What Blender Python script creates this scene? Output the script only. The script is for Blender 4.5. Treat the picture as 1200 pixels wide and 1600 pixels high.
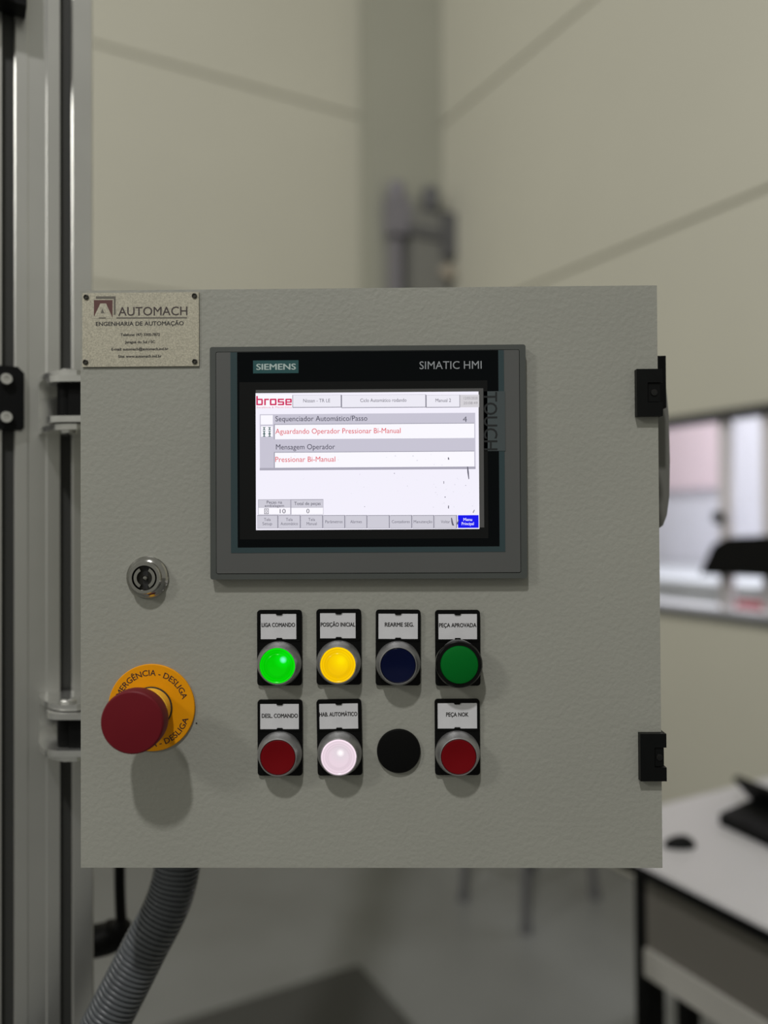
import bpy, bmesh, math, random
from mathutils import Vector, Matrix
random.seed(7)
for o in list(bpy.data.objects): bpy.data.objects.remove(o)
scene = bpy.context.scene
COL = scene.collection

# ------------------------------------------------------------------ camera, world, lights, exposure
F = 1202.0                                   # focal length in pixels of the 1200x1600 frame
PANEL_Z = 1.25                               # height of the enclosure's centre above the floor
ROT = Matrix(((0.99989659, 0.00535298, 0.01334782), (-0.00551127, 0.99991459, 0.01185064), (-0.01328324, -0.01192297, 0.99984069)))
CAM = Vector((0.01786, -0.53155, PANEL_Z + 0.03825))
def ray(px, py):
    q = ROT.transposed() @ Vector(((px - 600) / F, (py - 800) / F, 1.0))
    return Vector((q.x, q.z, -q.y))
def on_y(px, py, y):
    d = ray(px, py); return CAM + d * ((y - CAM.y) / d.y)
def on_z(px, py, z):
    d = ray(px, py); return CAM + d * ((z - CAM.z) / d.z)
def on_plane(px, py, P, n):
    d = ray(px, py); return CAM + d * ((P - CAM).dot(n) / d.dot(n))

cd = bpy.data.cameras.new('camera'); cam = bpy.data.objects.new('camera', cd); COL.objects.link(cam)
ax = [ROT.transposed() @ Vector(v) for v in ((1, 0, 0), (0, -1, 0), (0, 0, -1))]
ax = [Vector((a.x, a.z, -a.y)) for a in ax]
m = Matrix((ax[0], ax[1], ax[2])).transposed().to_4x4(); m.translation = CAM
cam.matrix_world = m
cd.sensor_fit = 'VERTICAL'; cd.sensor_height = 36.0; cd.lens = 36.0 * F / 1600
cd.clip_start = 0.02; cd.clip_end = 60
cd.dof.use_dof = True; cd.dof.focus_distance = 0.527; cd.dof.aperture_fstop = 2.1
scene.camera = cam

world = bpy.data.worlds.new('world'); scene.world = world; world.use_nodes = True
bg = world.node_tree.nodes['Background']
bg.inputs[0].default_value = (1.0, 0.99, 0.88, 1); bg.inputs[1].default_value = 0.295

def area(name, loc, target, size, power, color=(1, 1, 1), size_y=None, shape='RECTANGLE'):
    l = bpy.data.lights.new(name, 'AREA'); l.energy = power; l.color = color; l.shape = shape
    l.size = size; l.size_y = size_y or size
    o = bpy.data.objects.new(name, l); COL.objects.link(o); o.location = loc
    o.rotation_euler = (Vector(target) - Vector(loc)).to_track_quat('-Z', 'Y').to_euler()
    return o
area('ceiling_lamp_key', (-0.62, -2.52, 5.0), (0, 0, 1.25), 0.16, 106, (1.0, 0.98, 0.97), 0.2)
area('ceiling_lamp_side', (-5.4, -4.0, 5.0), (0, 0, 1.25), 0.9, 105, (1.0, 0.98, 0.93), 0.9)

vs = scene.view_settings
vs.view_transform = 'Standard'; vs.look = 'None'; vs.exposure = 0.0; vs.gamma = 1.0; vs.use_curve_mapping = False

# ------------------------------------------------------------------ materials
def lin(c):
    return tuple(((x / 255) / 12.92 if x / 255 <= 0.04045 else ((x / 255 + 0.055) / 1.055) ** 2.4) for x in c)
MATS = {}
def mat(name, rgb, rough=0.5, metal=0.0, noise=0.0, nscale=40, bump=0.0, bscale=300, bdist=0.0005, coat=0.0, spec=0.5, rgb2=None, detail=4.0):
    """principled material; rgb = the surface's own colour (0..1 linear), optional noise mottling and fine bump"""
    if name in MATS: return MATS[name]
    mt = bpy.data.materials.new(name); mt.use_nodes = True; nt = mt.node_tree; b = nt.nodes['Principled BSDF']
    b.inputs['Base Color'].default_value = (*rgb, 1); b.inputs['Roughness'].default_value = rough
    b.inputs['Metallic'].default_value = metal; b.inputs['Coat Weight'].default_value = coat
    b.inputs['Specular IOR Level'].default_value = spec
    tc = nt.nodes.new('ShaderNodeTexCoord')
    if noise > 0 or rgb2:
        n = nt.nodes.new('ShaderNodeTexNoise'); n.inputs['Scale'].default_value = nscale; n.inputs['Detail'].default_value = detail
        nt.links.new(tc.outputs['Object'], n.inputs['Vector'])
        r = nt.nodes.new('ShaderNodeValToRGB'); r.color_ramp.elements[0].position = 0.3; r.color_ramp.elements[1].position = 0.7
        c2 = rgb2 or tuple(x * (1 - noise) for x in rgb)
        r.color_ramp.elements[0].color = (*c2, 1); r.color_ramp.elements[1].color = (*rgb, 1)
        nt.links.new(n.outputs['Fac'], r.inputs['Fac']); nt.links.new(r.outputs['Color'], b.inputs['Base Color'])
    if bump > 0:
        n2 = nt.nodes.new('ShaderNodeTexNoise'); n2.inputs['Scale'].default_value = bscale; n2.inputs['Detail'].default_value = 3
        nt.links.new(tc.outputs['Object'], n2.inputs['Vector'])
        bp = nt.nodes.new('ShaderNodeBump'); bp.inputs['Strength'].default_value = bump; bp.inputs['Distance'].default_value = bdist
        nt.links.new(n2.outputs['Fac'], bp.inputs['Height']); nt.links.new(bp.outputs['Normal'], b.inputs['Normal'])
    MATS[name] = mt; return mt
def glow(rgb8, strength=1.0, rough=0.35):
    """a lit pixel area of the display"""
    name = 'screen_%d_%d_%d' % tuple(rgb8)
    if name in MATS: return MATS[name]
    mt = bpy.data.materials.new(name); mt.use_nodes = True; b = mt.node_tree.nodes['Principled BSDF']
    b.inputs['Base Color'].default_value = (0.004, 0.004, 0.004, 1); b.inputs['Roughness'].default_value = rough
    b.inputs['Specular IOR Level'].default_value = 0.2
    b.inputs['Emission Color'].default_value = (*lin(rgb8), 1); b.inputs['Emission Strength'].default_value = strength
    MATS[name] = mt; return mt
def lens_glow(name, edge, core, spot, centre, radius, strength):
    """lit lens: the LED inside shows as a soft bright core"""
    mt = bpy.data.materials.new(name); mt.use_nodes = True; nt = mt.node_tree; b = nt.nodes['Principled BSDF']
    tc = nt.nodes.new('ShaderNodeTexCoord'); mp = nt.nodes.new('ShaderNodeMapping'); mp.vector_type = 'TEXTURE'
    mp.inputs['Location'].default_value = centre; mp.inputs['Scale'].default_value = (radius, radius * 3, radius)
    g = nt.nodes.new('ShaderNodeTexGradient'); g.gradient_type = 'SPHERICAL'
    r = nt.nodes.new('ShaderNodeValToRGB'); e = r.color_ramp.elements
    e[0].position = 0.0; e[0].color = (*edge, 1); e[1].position = 0.6; e[1].color = (*core, 1)
    x = e.new(0.88); x.color = (*spot, 1)
    nt.links.new(tc.outputs['Object'], mp.inputs['Vector']); nt.links.new(mp.outputs['Vector'], g.inputs['Vector'])
    g2 = nt.nodes.new('ShaderNodeTexGradient'); g2.gradient_type = 'SPHERICAL'      # moulded rings of the lens let through more or less light
    m2 = nt.nodes.new('ShaderNodeMapping'); m2.vector_type = 'TEXTURE'; m2.inputs['Location'].default_value = (0, -0.0120, 0); m2.inputs['Scale'].default_value = (0.0125, 1, 0.0125)
    r2 = nt.nodes.new('ShaderNodeValToRGB'); r2.color_ramp.elements[0].color = (1.25, 1.25, 1.25, 1); r2.color_ramp.elements[1].color = (1, 1, 1, 1)
    r2.color_ramp.elements[0].position = 0.10; r2.color_ramp.elements[1].position = 0.13
    for ps, cv in ((0.17, 0.88), (0.19, 1.03), (0.27, 1.0), (0.30, 0.84), (0.345, 1.0), (0.39, 0.9), (0.5, 1.0)):
        x = r2.color_ramp.elements.new(ps); x.color = (cv, cv, cv, 1)
    mm = nt.nodes.new('ShaderNodeMix'); mm.data_type = 'RGBA'; mm.blend_type = 'MULTIPLY'; mm.inputs['Factor'].default_value = 1.0
    nt.links.new(tc.outputs['Object'], m2.inputs['Vector']); nt.links.new(m2.outputs['Vector'], g2.inputs['Vector']); nt.links.new(g2.outputs['Fac'], r2.inputs['Fac'])
    nt.links.new(g.outputs['Fac'], r.inputs['Fac']); nt.links.new(r.outputs['Color'], mm.inputs[6]); nt.links.new(r2.outputs['Color'], mm.inputs[7])
    nt.links.new(mm.outputs[2], b.inputs['Emission Color']); b.inputs['Specular IOR Level'].default_value = 0.15
    b.inputs['Emission Strength'].default_value = strength; b.inputs['Roughness'].default_value = 0.2
    b.inputs['Base Color'].default_value = (*[c * 0.12 for c in edge], 1)
    return mt

POWDER = mat('powder_coat_light_grey', (0.31, 0.312, 0.274), 0.45, noise=0.06, nscale=9, bump=0.6, bscale=300, bdist=0.0006, spec=0.4)
BLACKP = mat('black_plastic', (0.0025, 0.0026, 0.0026), 0.5, noise=0.2, spec=0.12)
BLACKM = mat('matte_black_metal', (0.0035, 0.0038, 0.004), 0.5, bump=0.2, bscale=600, spec=0.15)
ALU = mat('anodised_aluminium', (0.66, 0.66, 0.63), 0.36, 0.93, noise=0.14, nscale=7)
STEEL = mat('zinc_steel', (0.78, 0.78, 0.75), 0.2, 0.9, noise=0.15, nscale=60)
CHROME = mat('chrome', (0.40, 0.395, 0.37), 0.13, 1.0, noise=0.1, nscale=200)
SATIN = mat('satin_chrome', (0.40, 0.40, 0.40), 0.42, 0.9)
PLATE = mat('sandblasted_nameplate', (0.56, 0.53, 0.42), 0.42, 0.35, rgb2=(0.36, 0.34, 0.27), nscale=1100, bump=0.15, bscale=2500, bdist=0.0001, detail=2)
INK = mat('black_print', (0.02, 0.018, 0.018), 0.6)
INKGREY = mat('grey_print', (0.12, 0.11, 0.09), 0.6)
INKRED = mat('oxblood_print', (0.10, 0.035, 0.03), 0.6)
CARD = mat('white_label_card', (0.62, 0.62, 0.64), 0.35, noise=0.06, nscale=120)

# ------------------------------------------------------------------ mesh helpers
def link(name, me, mt, parent=None, smooth=False):
    o = bpy.data.objects.new(name, me); COL.objects.link(o)
    if mt: me.materials.clear(); me.materials.append(mt)
    if parent: o.parent = parent
    if smooth:
        for p in me.polygons: p.use_smooth = True
        me.set_sharp_from_angle(angle=math.radians(35))
    return o
def build(name, bm, mt, parent=None, smooth=False, bevel=0.0, seg=2):
    if bevel > 0:
        ed = [e for e in bm.edges if len(e.link_faces) == 2 and e.calc_face_angle(0) > 0.6]
        bmesh.ops.bevel(bm, geom=ed, offset=bevel, segments=seg, affect='EDGES', profile=0.5, clamp_overlap=True)
    bmesh.ops.recalc_face_normals(bm, faces=bm.faces)
    me = bpy.data.meshes.new(name); bm.to_mesh(me); bm.free()
    return link(name, me, mt, parent, smooth or bevel > 0)
def box(bm, x0, x1, y0, y1, z0, z1, M=None):
    v = [bm.verts.new((x, y, z)) for x in (x0, x1) for y in (y0, y1) for z in (z0, z1)]
    for f in ((0, 1, 3, 2), (4, 6, 7, 5), (0, 4, 5, 1), (2, 3, 7, 6), (0, 2, 6, 4), (1, 5, 7, 3)):
        bm.faces.new([v[i] for i in f])
    if M:
        for q in v: q.co = M @ q.co
    return v
def boxobj(name, d, mt, parent=None, bevel=0.0, seg=2):
    bm = bmesh.new(); box(bm, *d); return build(name, bm, mt, parent, bevel=bevel, seg=seg)
def lathe(bm, prof, n=48, M=None):
    """prof: (radius, height toward the viewer); spun round the local -Y axis"""
    rings = []
    for r, h in prof:
        if r < 1e-7: rings.append([bm.verts.new((0, -h, 0))])
        else: rings.append([bm.verts.new((r * math.cos(2 * math.pi * k / n), -h, r * math.sin(2 * math.pi * k / n))) for k in range(n)])
    for a, b in zip(rings, rings[1:]):
        for k in range(n):
            q = [a[k % len(a)], a[(k + 1) % n % len(a)] if len(a) > 1 else a[0], b[(k + 1) % n % len(b)] if len(b) > 1 else b[0], b[k % len(b)]]
            u = []
            for w in q:
                if w not in u: u.append(w)
            if len(u) > 2: bm.faces.new(u)
    if len(rings[0]) > 2: bm.faces.new(rings[0])
    if M:
        for R_ in rings:
            for v in R_: v.co = M @ v.co
def latheobj(name, prof, mt, parent=None, n=48, M=None):
    bm = bmesh.new(); lathe(bm, prof, n, M); return build(name, bm, mt, parent, smooth=True)
UP = Matrix.Rotation(math.radians(-90), 4, 'X')     # lathe axis -Y -> +Z
def prism(bm, pts, d0, d1, plane='XZ'):
    """polygon pts extruded: XZ polygon along y, XY polygon along z"""
    if plane == 'XZ': f = lambda p, d: (p[0], d, p[1])
    elif plane == 'XY': f = lambda p, d: (p[0], p[1], d)
    else: f = lambda p, d: (d, p[0], p[1])
    a = [bm.verts.new(f(p, d0)) for p in pts]; b = [bm.verts.new(f(p, d1)) for p in pts]
    n = len(pts)
    for i in range(n): bm.faces.new((a[i], a[(i + 1) % n], b[(i + 1) % n], b[i]))
    bm.faces.new(a[::-1]); bm.faces.new(b)
def rrect(x0, x1, z0, z1, r, n=5):
    P = []
    for cx, cz, a0 in ((x1 - r, z1 - r, 0), (x0 + r, z1 - r, 90), (x0 + r, z0 + r, 180), (x1 - r, z0 + r, 270)):
        for k in range(n + 1):
            a = math.radians(a0 + 90 * k / n); P.append((cx + r * math.cos(a), cz + r * math.sin(a)))
    return P
def tube(bm, pts, radii, n=20, cap=True):
    rings = []; up0 = None
    for i, p in enumerate(pts):
        t = (pts[min(i + 1, len(pts) - 1)] - pts[max(i - 1, 0)]).normalized()
        s = up0 if up0 else t.orthogonal()
        s = (s - t * s.dot(t)).normalized(); up0 = s; w = t.cross(s)
        rings.append([bm.verts.new(p + (s * math.cos(2 * math.pi * k / n) + w * math.sin(2 * math.pi * k / n)) * radii[i]) for k in range(n)])
    for a, b in zip(rings, rings[1:]):
        for k in range(n): bm.faces.new((a[k], a[(k + 1) % n], b[(k + 1) % n], b[k]))
    if cap: bm.faces.new(rings[0][::-1]); bm.faces.new(rings[-1])
def bez(P, n):
    """Catmull-Rom through points"""
    Q = [P[0] * 2 - P[1]] + P + [P[-1] * 2 - P[-2]]; out = []
    for i in range(1, len(Q) - 2):
        for k in range(n):
            t = k / n; a, b, c, d = Q[i - 1], Q[i], Q[i + 1], Q[i + 2]
            out.append(0.5 * ((2 * b) + (c - a) * t + (2 * a - 5 * b + 4 * c - d) * t * t + (3 * b - a - 3 * c + d) * t ** 3))
    out.append(P[-1]); return out
def tag(o, label, cat, group=None):
    o['label'] = label; o['category'] = cat
    if group: o['group'] = group
    return o
def thing(name, label, cat, loc=(0, 0, 0), rot=(0, 0, 0), group=None):
    o = bpy.data.objects.new(name, None); COL.objects.link(o); o.empty_display_size = 0.02
    o.location = loc; o.rotation_euler = rot
    return tag(o, label, cat, group)
def struct(o):
    o['kind'] = 'structure'; return o

# lettering: flat print, built from the built-in font and fitted to a measured width and capital height
FC = bpy.data.curves.new('font', 'FONT'); FO = bpy.data.objects.new('font', FC); COL.objects.link(FO)
def text_mesh(s, bold=0.0):
    FC.body = s; FC.size = 1.0; FC.resolution_u = 3
    dg = bpy.context.evaluated_depsgraph_get(); dg.update()
    me = bpy.data.meshes.new_from_object(FO.evaluated_get(dg))
    if bold > 0:                                       # heavier strokes: the outline laid over itself with small shifts
        bm = bmesh.new()
        for n_, (dx, dy) in enumerate(((-1, 0), (1, 0), (0, -0.6), (0, 0.6))):
            k = len(bm.verts); bm.from_mesh(me); bm.verts.ensure_lookup_table()
            for v in bm.verts[k:]: v.co.x += dx * bold; v.co.y += dy * bold; v.co.z = n_ * 8e-6
        bm.to_mesh(me); bm.free()
    return me
def ext(me):
    xs = [v.co.x for v in me.vertices]; ys = [v.co.y for v in me.vertices]
    return min(xs), max(xs), min(ys), max(ys)
_c = ext(text_mesh('H')); CAPH = _c[3]
def letter(name, s, x0, x1, zbase, cap, y, mt, parent=None, bold=0.0, vertical=False):
    """text from x0 to x1 standing on zbase (metres); vertical = turned a quarter clockwise"""
    me = text_mesh(s, bold); a = ext(me); me.name = 'lettering'
    sx = (x1 - x0) / (a[1] - a[0]); sz = cap / CAPH
    for v in me.vertices:
        X = (v.co.x - a[0]) * sx; Z = v.co.y * sz
        v.co = (x0 + X, y - v.co.z, zbase + Z)
    return link(name, me, mt, parent)
def arc_letter(name, s, r, a0, a1, cap, y, mt, parent, bottom=False, bold=0.0):
    """text on a circle, a0..a1 degrees clockwise from the top (or anticlockwise from the bottom)"""
    me = text_mesh(s, bold); a = ext(me); me.name = 'lettering'; sz = cap / CAPH
    for v in me.vertices:
        t = math.radians(a0 + (a1 - a0) * (v.co.x - a[0]) / (a[1] - a[0]))
        if bottom: R_ = r - v.co.y * sz; v.co = (R_ * math.sin(t), y - v.co.z, -R_ * math.cos(t))
        else: R_ = r + v.co.y * sz; v.co = (R_ * math.sin(t), y - v.co.z, R_ * math.cos(t))
    return link(name, me, mt, parent)
def quad(name, pts, y, mt, parent):
    me = bpy.data.meshes.new(name); me.from_pydata([(p[0], y, p[1]) for p in pts], [], [list(range(len(pts)))])
    o = link(name, me, mt, parent)
    return o

# ------------------------------------------------------------------ the room (its walls stand about 29 degrees off the enclosure)
TH = math.radians(29.5)
E1 = Vector((math.cos(TH), math.sin(TH), 0)); E2 = Vector((-math.sin(TH), math.cos(TH), 0))
RM = Matrix.Rotation(TH, 4, 'Z')
def uv(P): return P.dot(E1), P.dot(E2)
PR = CAM + ray(695, 800) * 3.85                       # where the column meets the right wall
UR, VC = uv(PR)                                       # right wall plane u=UR, column face plane v=VC
UC = uv(on_plane(585, 800, PR, E2))[0]                # left end of the column face
VL = uv(on_plane(565, 800, E1 * UC, E1))[1]           # left wall plane
WALLC = (0.60, 0.585, 0.49)
WALLM = mat('cream_wall_panel', WALLC, 0.55, noise=0.05, nscale=1.3)
JOINT = mat('wall_joint_sealant', (0.47, 0.46, 0.39), 0.7)
def rbox(name, u0, u1, v0, v1, z0, z1, mt, parent=None, bevel=0.0):
    bm = bmesh.new(); box(bm, u0, u1, v0, v1, z0, z1); o = build(name, bm, mt, parent, bevel=bevel)
    if not parent: o.rotation_euler = (0, 0, TH)
    return o
FLOORM = mat('grey_epoxy_floor', (0.205, 0.21, 0.205), 0.36, rgb2=(0.165, 0.167, 0.16), nscale=2.2, bump=0.06, bscale=60, bdist=0.002)
fl = boxobj('floor', (-9, 9, -9, 9, -0.1, 0.0), FLOORM); struct(fl)
S1 = on_plane(700, 187, E1 * UR, E1).z; S2 = on_plane(846, 441, E1 * UR, E1).z
rows = [0.0, S2 - 2 * (S1 - S2), S2 - (S1 - S2), S2, S1, S1 + (S1 - S2), 5.2]
G = 0.007
wl = struct(rbox('wall_left', UC - 4.6, UR + 0.1, VL + 0.012, VL + 0.12, 0, 5.2, JOINT))
for a, b in zip(rows, rows[1:]):
    rbox('panel', UC - 4.6, UR - 0.002, VL, VL + 0.012, a + G, b - G, WALLM, wl)
COLM = mat('grey_green_column_shade', (0.40, 0.40, 0.335), 0.6, noise=0.05, nscale=1.5)  # colour darkened to hold the shade of the room corner
wc = struct(rbox('wall_column', UC, UR - 0.001, VC, VL - 0.001, 0, 5.2, COLM, bevel=0.004))
# right wall with the window opening
WT = on_plane(1048, 656, E1 * UR, E1).z; WB = on_plane(1035, 950, E1 * UR, E1).z
WV1 = uv(on_plane(985, 800, E1 * UR, E1))[1]; WV0 = uv(on_plane(1330, 800, E1 * UR, E1))[1]
VN = VL - 5.4
bm = bmesh.new(); ub, ue = UR + 0.012, UR + 0.12
for d in ((ub, ue, WV1, VL + 0.1, 0, 5.2), (ub, ue, VN, WV0, 0, 5.2), (ub, ue, WV0, WV1, 0, WB), (ub, ue, WV0, WV1, WT, 5.2)): box(bm, *d)
wr = build('wall_right', bm, JOINT); wr.rotation_euler = (0, 0, TH); struct(wr)
for a, b in zip(rows, rows[1:]):
    a, b = a + G, b - G
    if b <= WB or a >= WT: rbox('panel', UR, UR + 0.012, VN, VL, a, b, WALLM, wr); continue
    rbox('panel', UR, UR + 0.012, WV1, VL, a, b, WALLM, wr); rbox('panel', UR, UR + 0.012, VN, WV0, a, b, WALLM, wr)
    if a < WB: rbox('panel', UR, UR + 0.012, WV0, WV1, a, WB, WALLM, wr)
    if b > WT: rbox('panel', UR, UR + 0.012, WV0, WV1, WT, b, WALLM, wr)

# window: dark frame, grey mullions, clear panes
FRAMEM = mat('dark_window_frame', (0.028, 0.028, 0.03), 0.5)
MULL = mat('grey_mullion', (0.80, 0.76, 0.80), 0.5)
GLASS = bpy.data.materials.new('window_glass'); GLASS.use_nodes = True
nt = GLASS.node_tree; nt.nodes.clear()
o_ = nt.nodes.new('ShaderNodeOutputMaterial'); mx = nt.nodes.new('ShaderNodeMixShader'); tr = nt.nodes.new('ShaderNodeBsdfTransparent'); gl = nt.nodes.new('ShaderNodeBsdfGlossy')
mx.inputs[0].default_value = 0.05; gl.inputs['Roughness'].default_value = 0.05
nt.links.new(tr.outputs[0], mx.inputs[1]); nt.links.new(gl.outputs[0], mx.inputs[2]); nt.links.new(mx.outputs[0], o_.inputs[0])
FT = 0.022
bm = bmesh.new()
for d in ((UR - 0.012, UR + 0.06, WV0, WV1, WT - FT, WT + 0.006), (UR - 0.012, UR + 0.06, WV1 - FT, WV1, WB, WT), (UR - 0.012, UR + 0.06, WV0, WV0 + FT, WB, WT)): box(bm, *d)
win = build('window_1', bm, FRAMEM, bevel=0.002); win.rotation_euler = (0, 0, TH); struct(win)
SILLM = mat('lilac_white_sill', (0.56, 0.56, 0.60), 0.5)
rbox('bottom_frame', UR - 0.014, UR - 0.0005, WV0, WV1, WB - 0.016, WB + 0.004, mat('grey_bottom_frame', (0.09, 0.095, 0.10), 0.5), win, bevel=0.002)
rbox('window_sill', UR - 0.0002, UR + 0.12, WV0, WV1, WB - 0.004, WB + 0.018, SILLM, win, bevel=0.003)
def vpix(px, u=UR): return uv(on_plane(px, 800, E1 * u, E1))[1]
mv = [vpix(1117), vpix(1136), vpix(1184), vpix(1215)]
for a, b in ((mv[1], mv[0]), (mv[3], mv[2])):
    rbox('mullion', UR + 0.018, UR + 0.036, a, b, WB + 0.018, WT - FT, MULL, win, bevel=0.003)
edges = [WV1 - FT, mv[0], mv[1], mv[2], mv[3], WV0 + FT]
for a, b in ((edges[1], edges[0]), (edges[3], edges[2]), (edges[5], edges[4])):
    rbox('pane', UR + 0.025, UR + 0.029, a, b, WB + 0.018, WT - FT, GLASS, win)
lp = on_plane(1125, 808, E1 * (UR - 0.01), E1)
Mk = Matrix.Translation(Vector((*uv(lp), lp.z))) @ Matrix.Rotation(math.radians(-90), 4, 'Z')
latheobj('window_latch', [(0.006, -0.02), (0.006, 0.0), (0.019, 0.004), (0.020, 0.014), (0.016, 0.019), (0, 0.02)], BLACKP, win, 24, Mk)

# bright room beyond the window
U2 = UR + 1.3
WB2 = mat('lilac_white_wall_beyond', (0.74, 0.73, 0.83), 0.6, noise=0.05, nscale=2)
wb = struct(rbox('wall_beyond', U2, U2 + 0.08, WV0 - 2.5, WV1 + 2.6, 0, 2.6, WB2))
PINK = mat('pale_pink_board', (0.80, 0.64, 0.72), 0.6)
pa = on_plane(1030, 640, E1 * U2, E1); pb = on_plane(1130, 762, E1 * U2, E1)
bm = bmesh.new(); box(bm, U2 - 0.03, U2 - 0.002, uv(pb)[1], uv(pa)[1] + 0.5, pb.z, pa.z + 0.25)
pk = build('pink_board', bm, PINK, bevel=0.004); pk.rotation_euler = (0, 0, TH)
tag(pk, 'pale pink board on the bright wall seen through the window', 'board')
# counter beyond the window
UCN = UR + 0.62
ct = on_plane(1120, 902, E1 * UCN, E1)
cz = ct.z
cnt = thing('counter', 'white counter standing just beyond the window', 'counter', (0, 0, 0), (0, 0, TH))
CW = mat('white_counter', (0.55, 0.57, 0.62), 0.4)
rbox('counter_top', UCN - 0.28, U2 - 0.04, WV0 - 1.2, WV1 + 1.0, cz - 0.03, cz, CW, cnt, bevel=0.004)
rbox('counter_front', UCN - 0.26, UCN - 0.24, WV0 - 1.2, WV1 + 1.0, 0, cz - 0.03, CW, cnt)
# dark equipment fixed in front of the window
pts = [on_plane(x, y, E1 * (UR - 0.03), E1) for x, y in ((1108, 897), (1128, 851), (1150, 839), (1260, 834), (1260, 903))]
bm = bmesh.new(); prism(bm, [(uv(p)[1], p.z) for p in pts], UR - 0.075, UR + 0.0175, 'YZ')
dk = build('equipment_case', bm, BLACKM, bevel=0.008); dk.rotation_euler = (0, 0, TH)
tag(dk, 'black slope-sided equipment case fixed in front of the window', 'equipment')
# red tray on the sill
ra = on_plane(1148, 955, E1 * (UR + 0.085), E1); rb_ = on_plane(1245, 985, E1 * (UR + 0.085), E1)
REDM = mat('red_plastic', (0.45, 0.03, 0.05), 0.4)
bm = bmesh.new(); zt = WB + 0.018
prism(bm, [(uv(ra)[1], zt), (uv(ra)[1] - 0.01, zt + 0.02), (uv(rb_)[1] + 0.01, zt + 0.024), (uv(rb_)[1], zt)], UR + 0.062, UR + 0.115, 'YZ')
rt = build('red_tray', bm, REDM, bevel=0.003); rt.rotation_euler = (0, 0, TH)
tag(rt, 'small red tray lying on the window sill', 'tray')
lb = E1 * (UR + 0.62) + E2 * ((WV0 + WV1) / 2)
area('added_lamp_beyond', (lb.x, lb.y, 2.5), (lb.x, lb.y, 0), 0.5, 40, (0.95, 0.97, 1.0), 1.6).rotation_euler = (0, 0, TH)  # unseen lamp added to brighten the room beyond the window

# ------------------------------------------------------------------ background things
# thin dark rectangular patch on the floor
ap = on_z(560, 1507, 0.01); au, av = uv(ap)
PATCHM = mat('dark_floor_patch', (0.05, 0.05, 0.046), 0.7, bump=0.3, bscale=120, bdist=0.002)
mt_ = rbox('floor_patch', au - 1.1, au, av - 0.95, av, 0.0, 0.01, PATCHM, bevel=0.004)
tag(mt_, 'dark rectangular patch on the grey floor below the enclosure', 'mat')
# stool: three grey legs show under the enclosure
feet = [on_z(724, 1406, 0), on_z(822, 1457, 0), on_z(930, 1403, 0)]
feet.append(feet[0] + feet[2] - feet[1])
cen = (feet[0] + feet[2]) / 2
st = thing('stool', 'grey stool whose metal legs show on the floor under the enclosure', 'stool', cen)
STM = mat('grey_painted_steel', (0.10, 0.10, 0.105), 0.5)
for fpt in feet:
    d = fpt - cen; bm = bmesh.new(); tube(bm, [d, d * 0.8 + Vector((0, 0, 0.62))], [0.014, 0.014], 14); lg = build('leg', bm, STM, st, smooth=True)
    bm = bmesh.new(); tube(bm, [d, d * 0.99 + Vector((0, 0, 0.03))], [0.019, 0.017], 14); build('rubber_foot', bm, STM, lg, smooth=True)
for a, b in ((0, 1), (1, 2), (2, 3), (3, 0)):
    bm = bmesh.new(); k = 0.9; z = Vector((0, 0, 0.31)); tube(bm, [(feet[a] - cen) * k + z, (feet[b] - cen) * k + z], [0.009, 0.009], 12); build('stretcher', bm, STM, st, smooth=True)
latheobj('seat', [(0.15, 0.62), (0.17, 0.63), (0.172, 0.65), (0.16, 0.662), (0, 0.665)], BLACKP, st, 48, UP)

# workbench on the right
TZ = 0.75
p1 = on_z(1036, 1361, TZ); p2 = on_z(1200, 1455, TZ); tu = (uv(p1)[0] + uv(p2)[0]) / 2; tv = uv(on_z(1090, 1243, TZ))[1]
tb = thing('workbench', 'white-topped workbench with dark apron in front of the right wall', 'table', (0, 0, 0), (0, 0, TH))
TOPM = mat('white_laminate', (0.62, 0.61, 0.63), 0.35, noise=0.04, nscale=6)
APM = mat('dark_taupe_panel', (0.14, 0.132, 0.115), 0.6); RAILM = mat('grey_rail', (0.42, 0.41, 0.38), 0.5)
lgv = uv(on_plane(1005, 1500, E1 * (tu + 0.02), E1))[1]
v0, u1 = tv - 1.75, UR - 0.05
rbox('table_top', tu, u1, v0, tv, TZ - 0.006, TZ, TOPM, tb, bevel=0.001)
rbox('edge_band', tu, u1, v0, tv, TZ - 0.022, TZ - 0.0062, BLACKM, tb, bevel=0.002)
rbox('apron', tu + 0.015, tu + 0.04, v0 + 0.03, lgv - 0.0125, TZ - 0.135, TZ - 0.0222, APM, tb)
rbox('rail', tu + 0.008, tu + 0.04, v0 + 0.03, lgv - 0.0125, TZ - 0.178, TZ - 0.1355, RAILM, tb, bevel=0.002)
for uu in (tu + 0.015, u1 - 0.1):
    for vv in (lgv, v0 + 0.1):
        rbox('leg', uu, uu + 0.04, vv - 0.012, vv + 0.012, 0, TZ - 0.0222, BLACKM, tb, bevel=0.002)
lg2 = on_plane(1066, 1580, E1 * (tu + 0.3), E1); lv = uv(lg2)[1]
rbox('leg', tu + 0.3, tu + 0.335, lv - 0.015, lv + 0.015, 0, TZ - 0.0222, BLACKM, tb, bevel=0.002)

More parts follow.
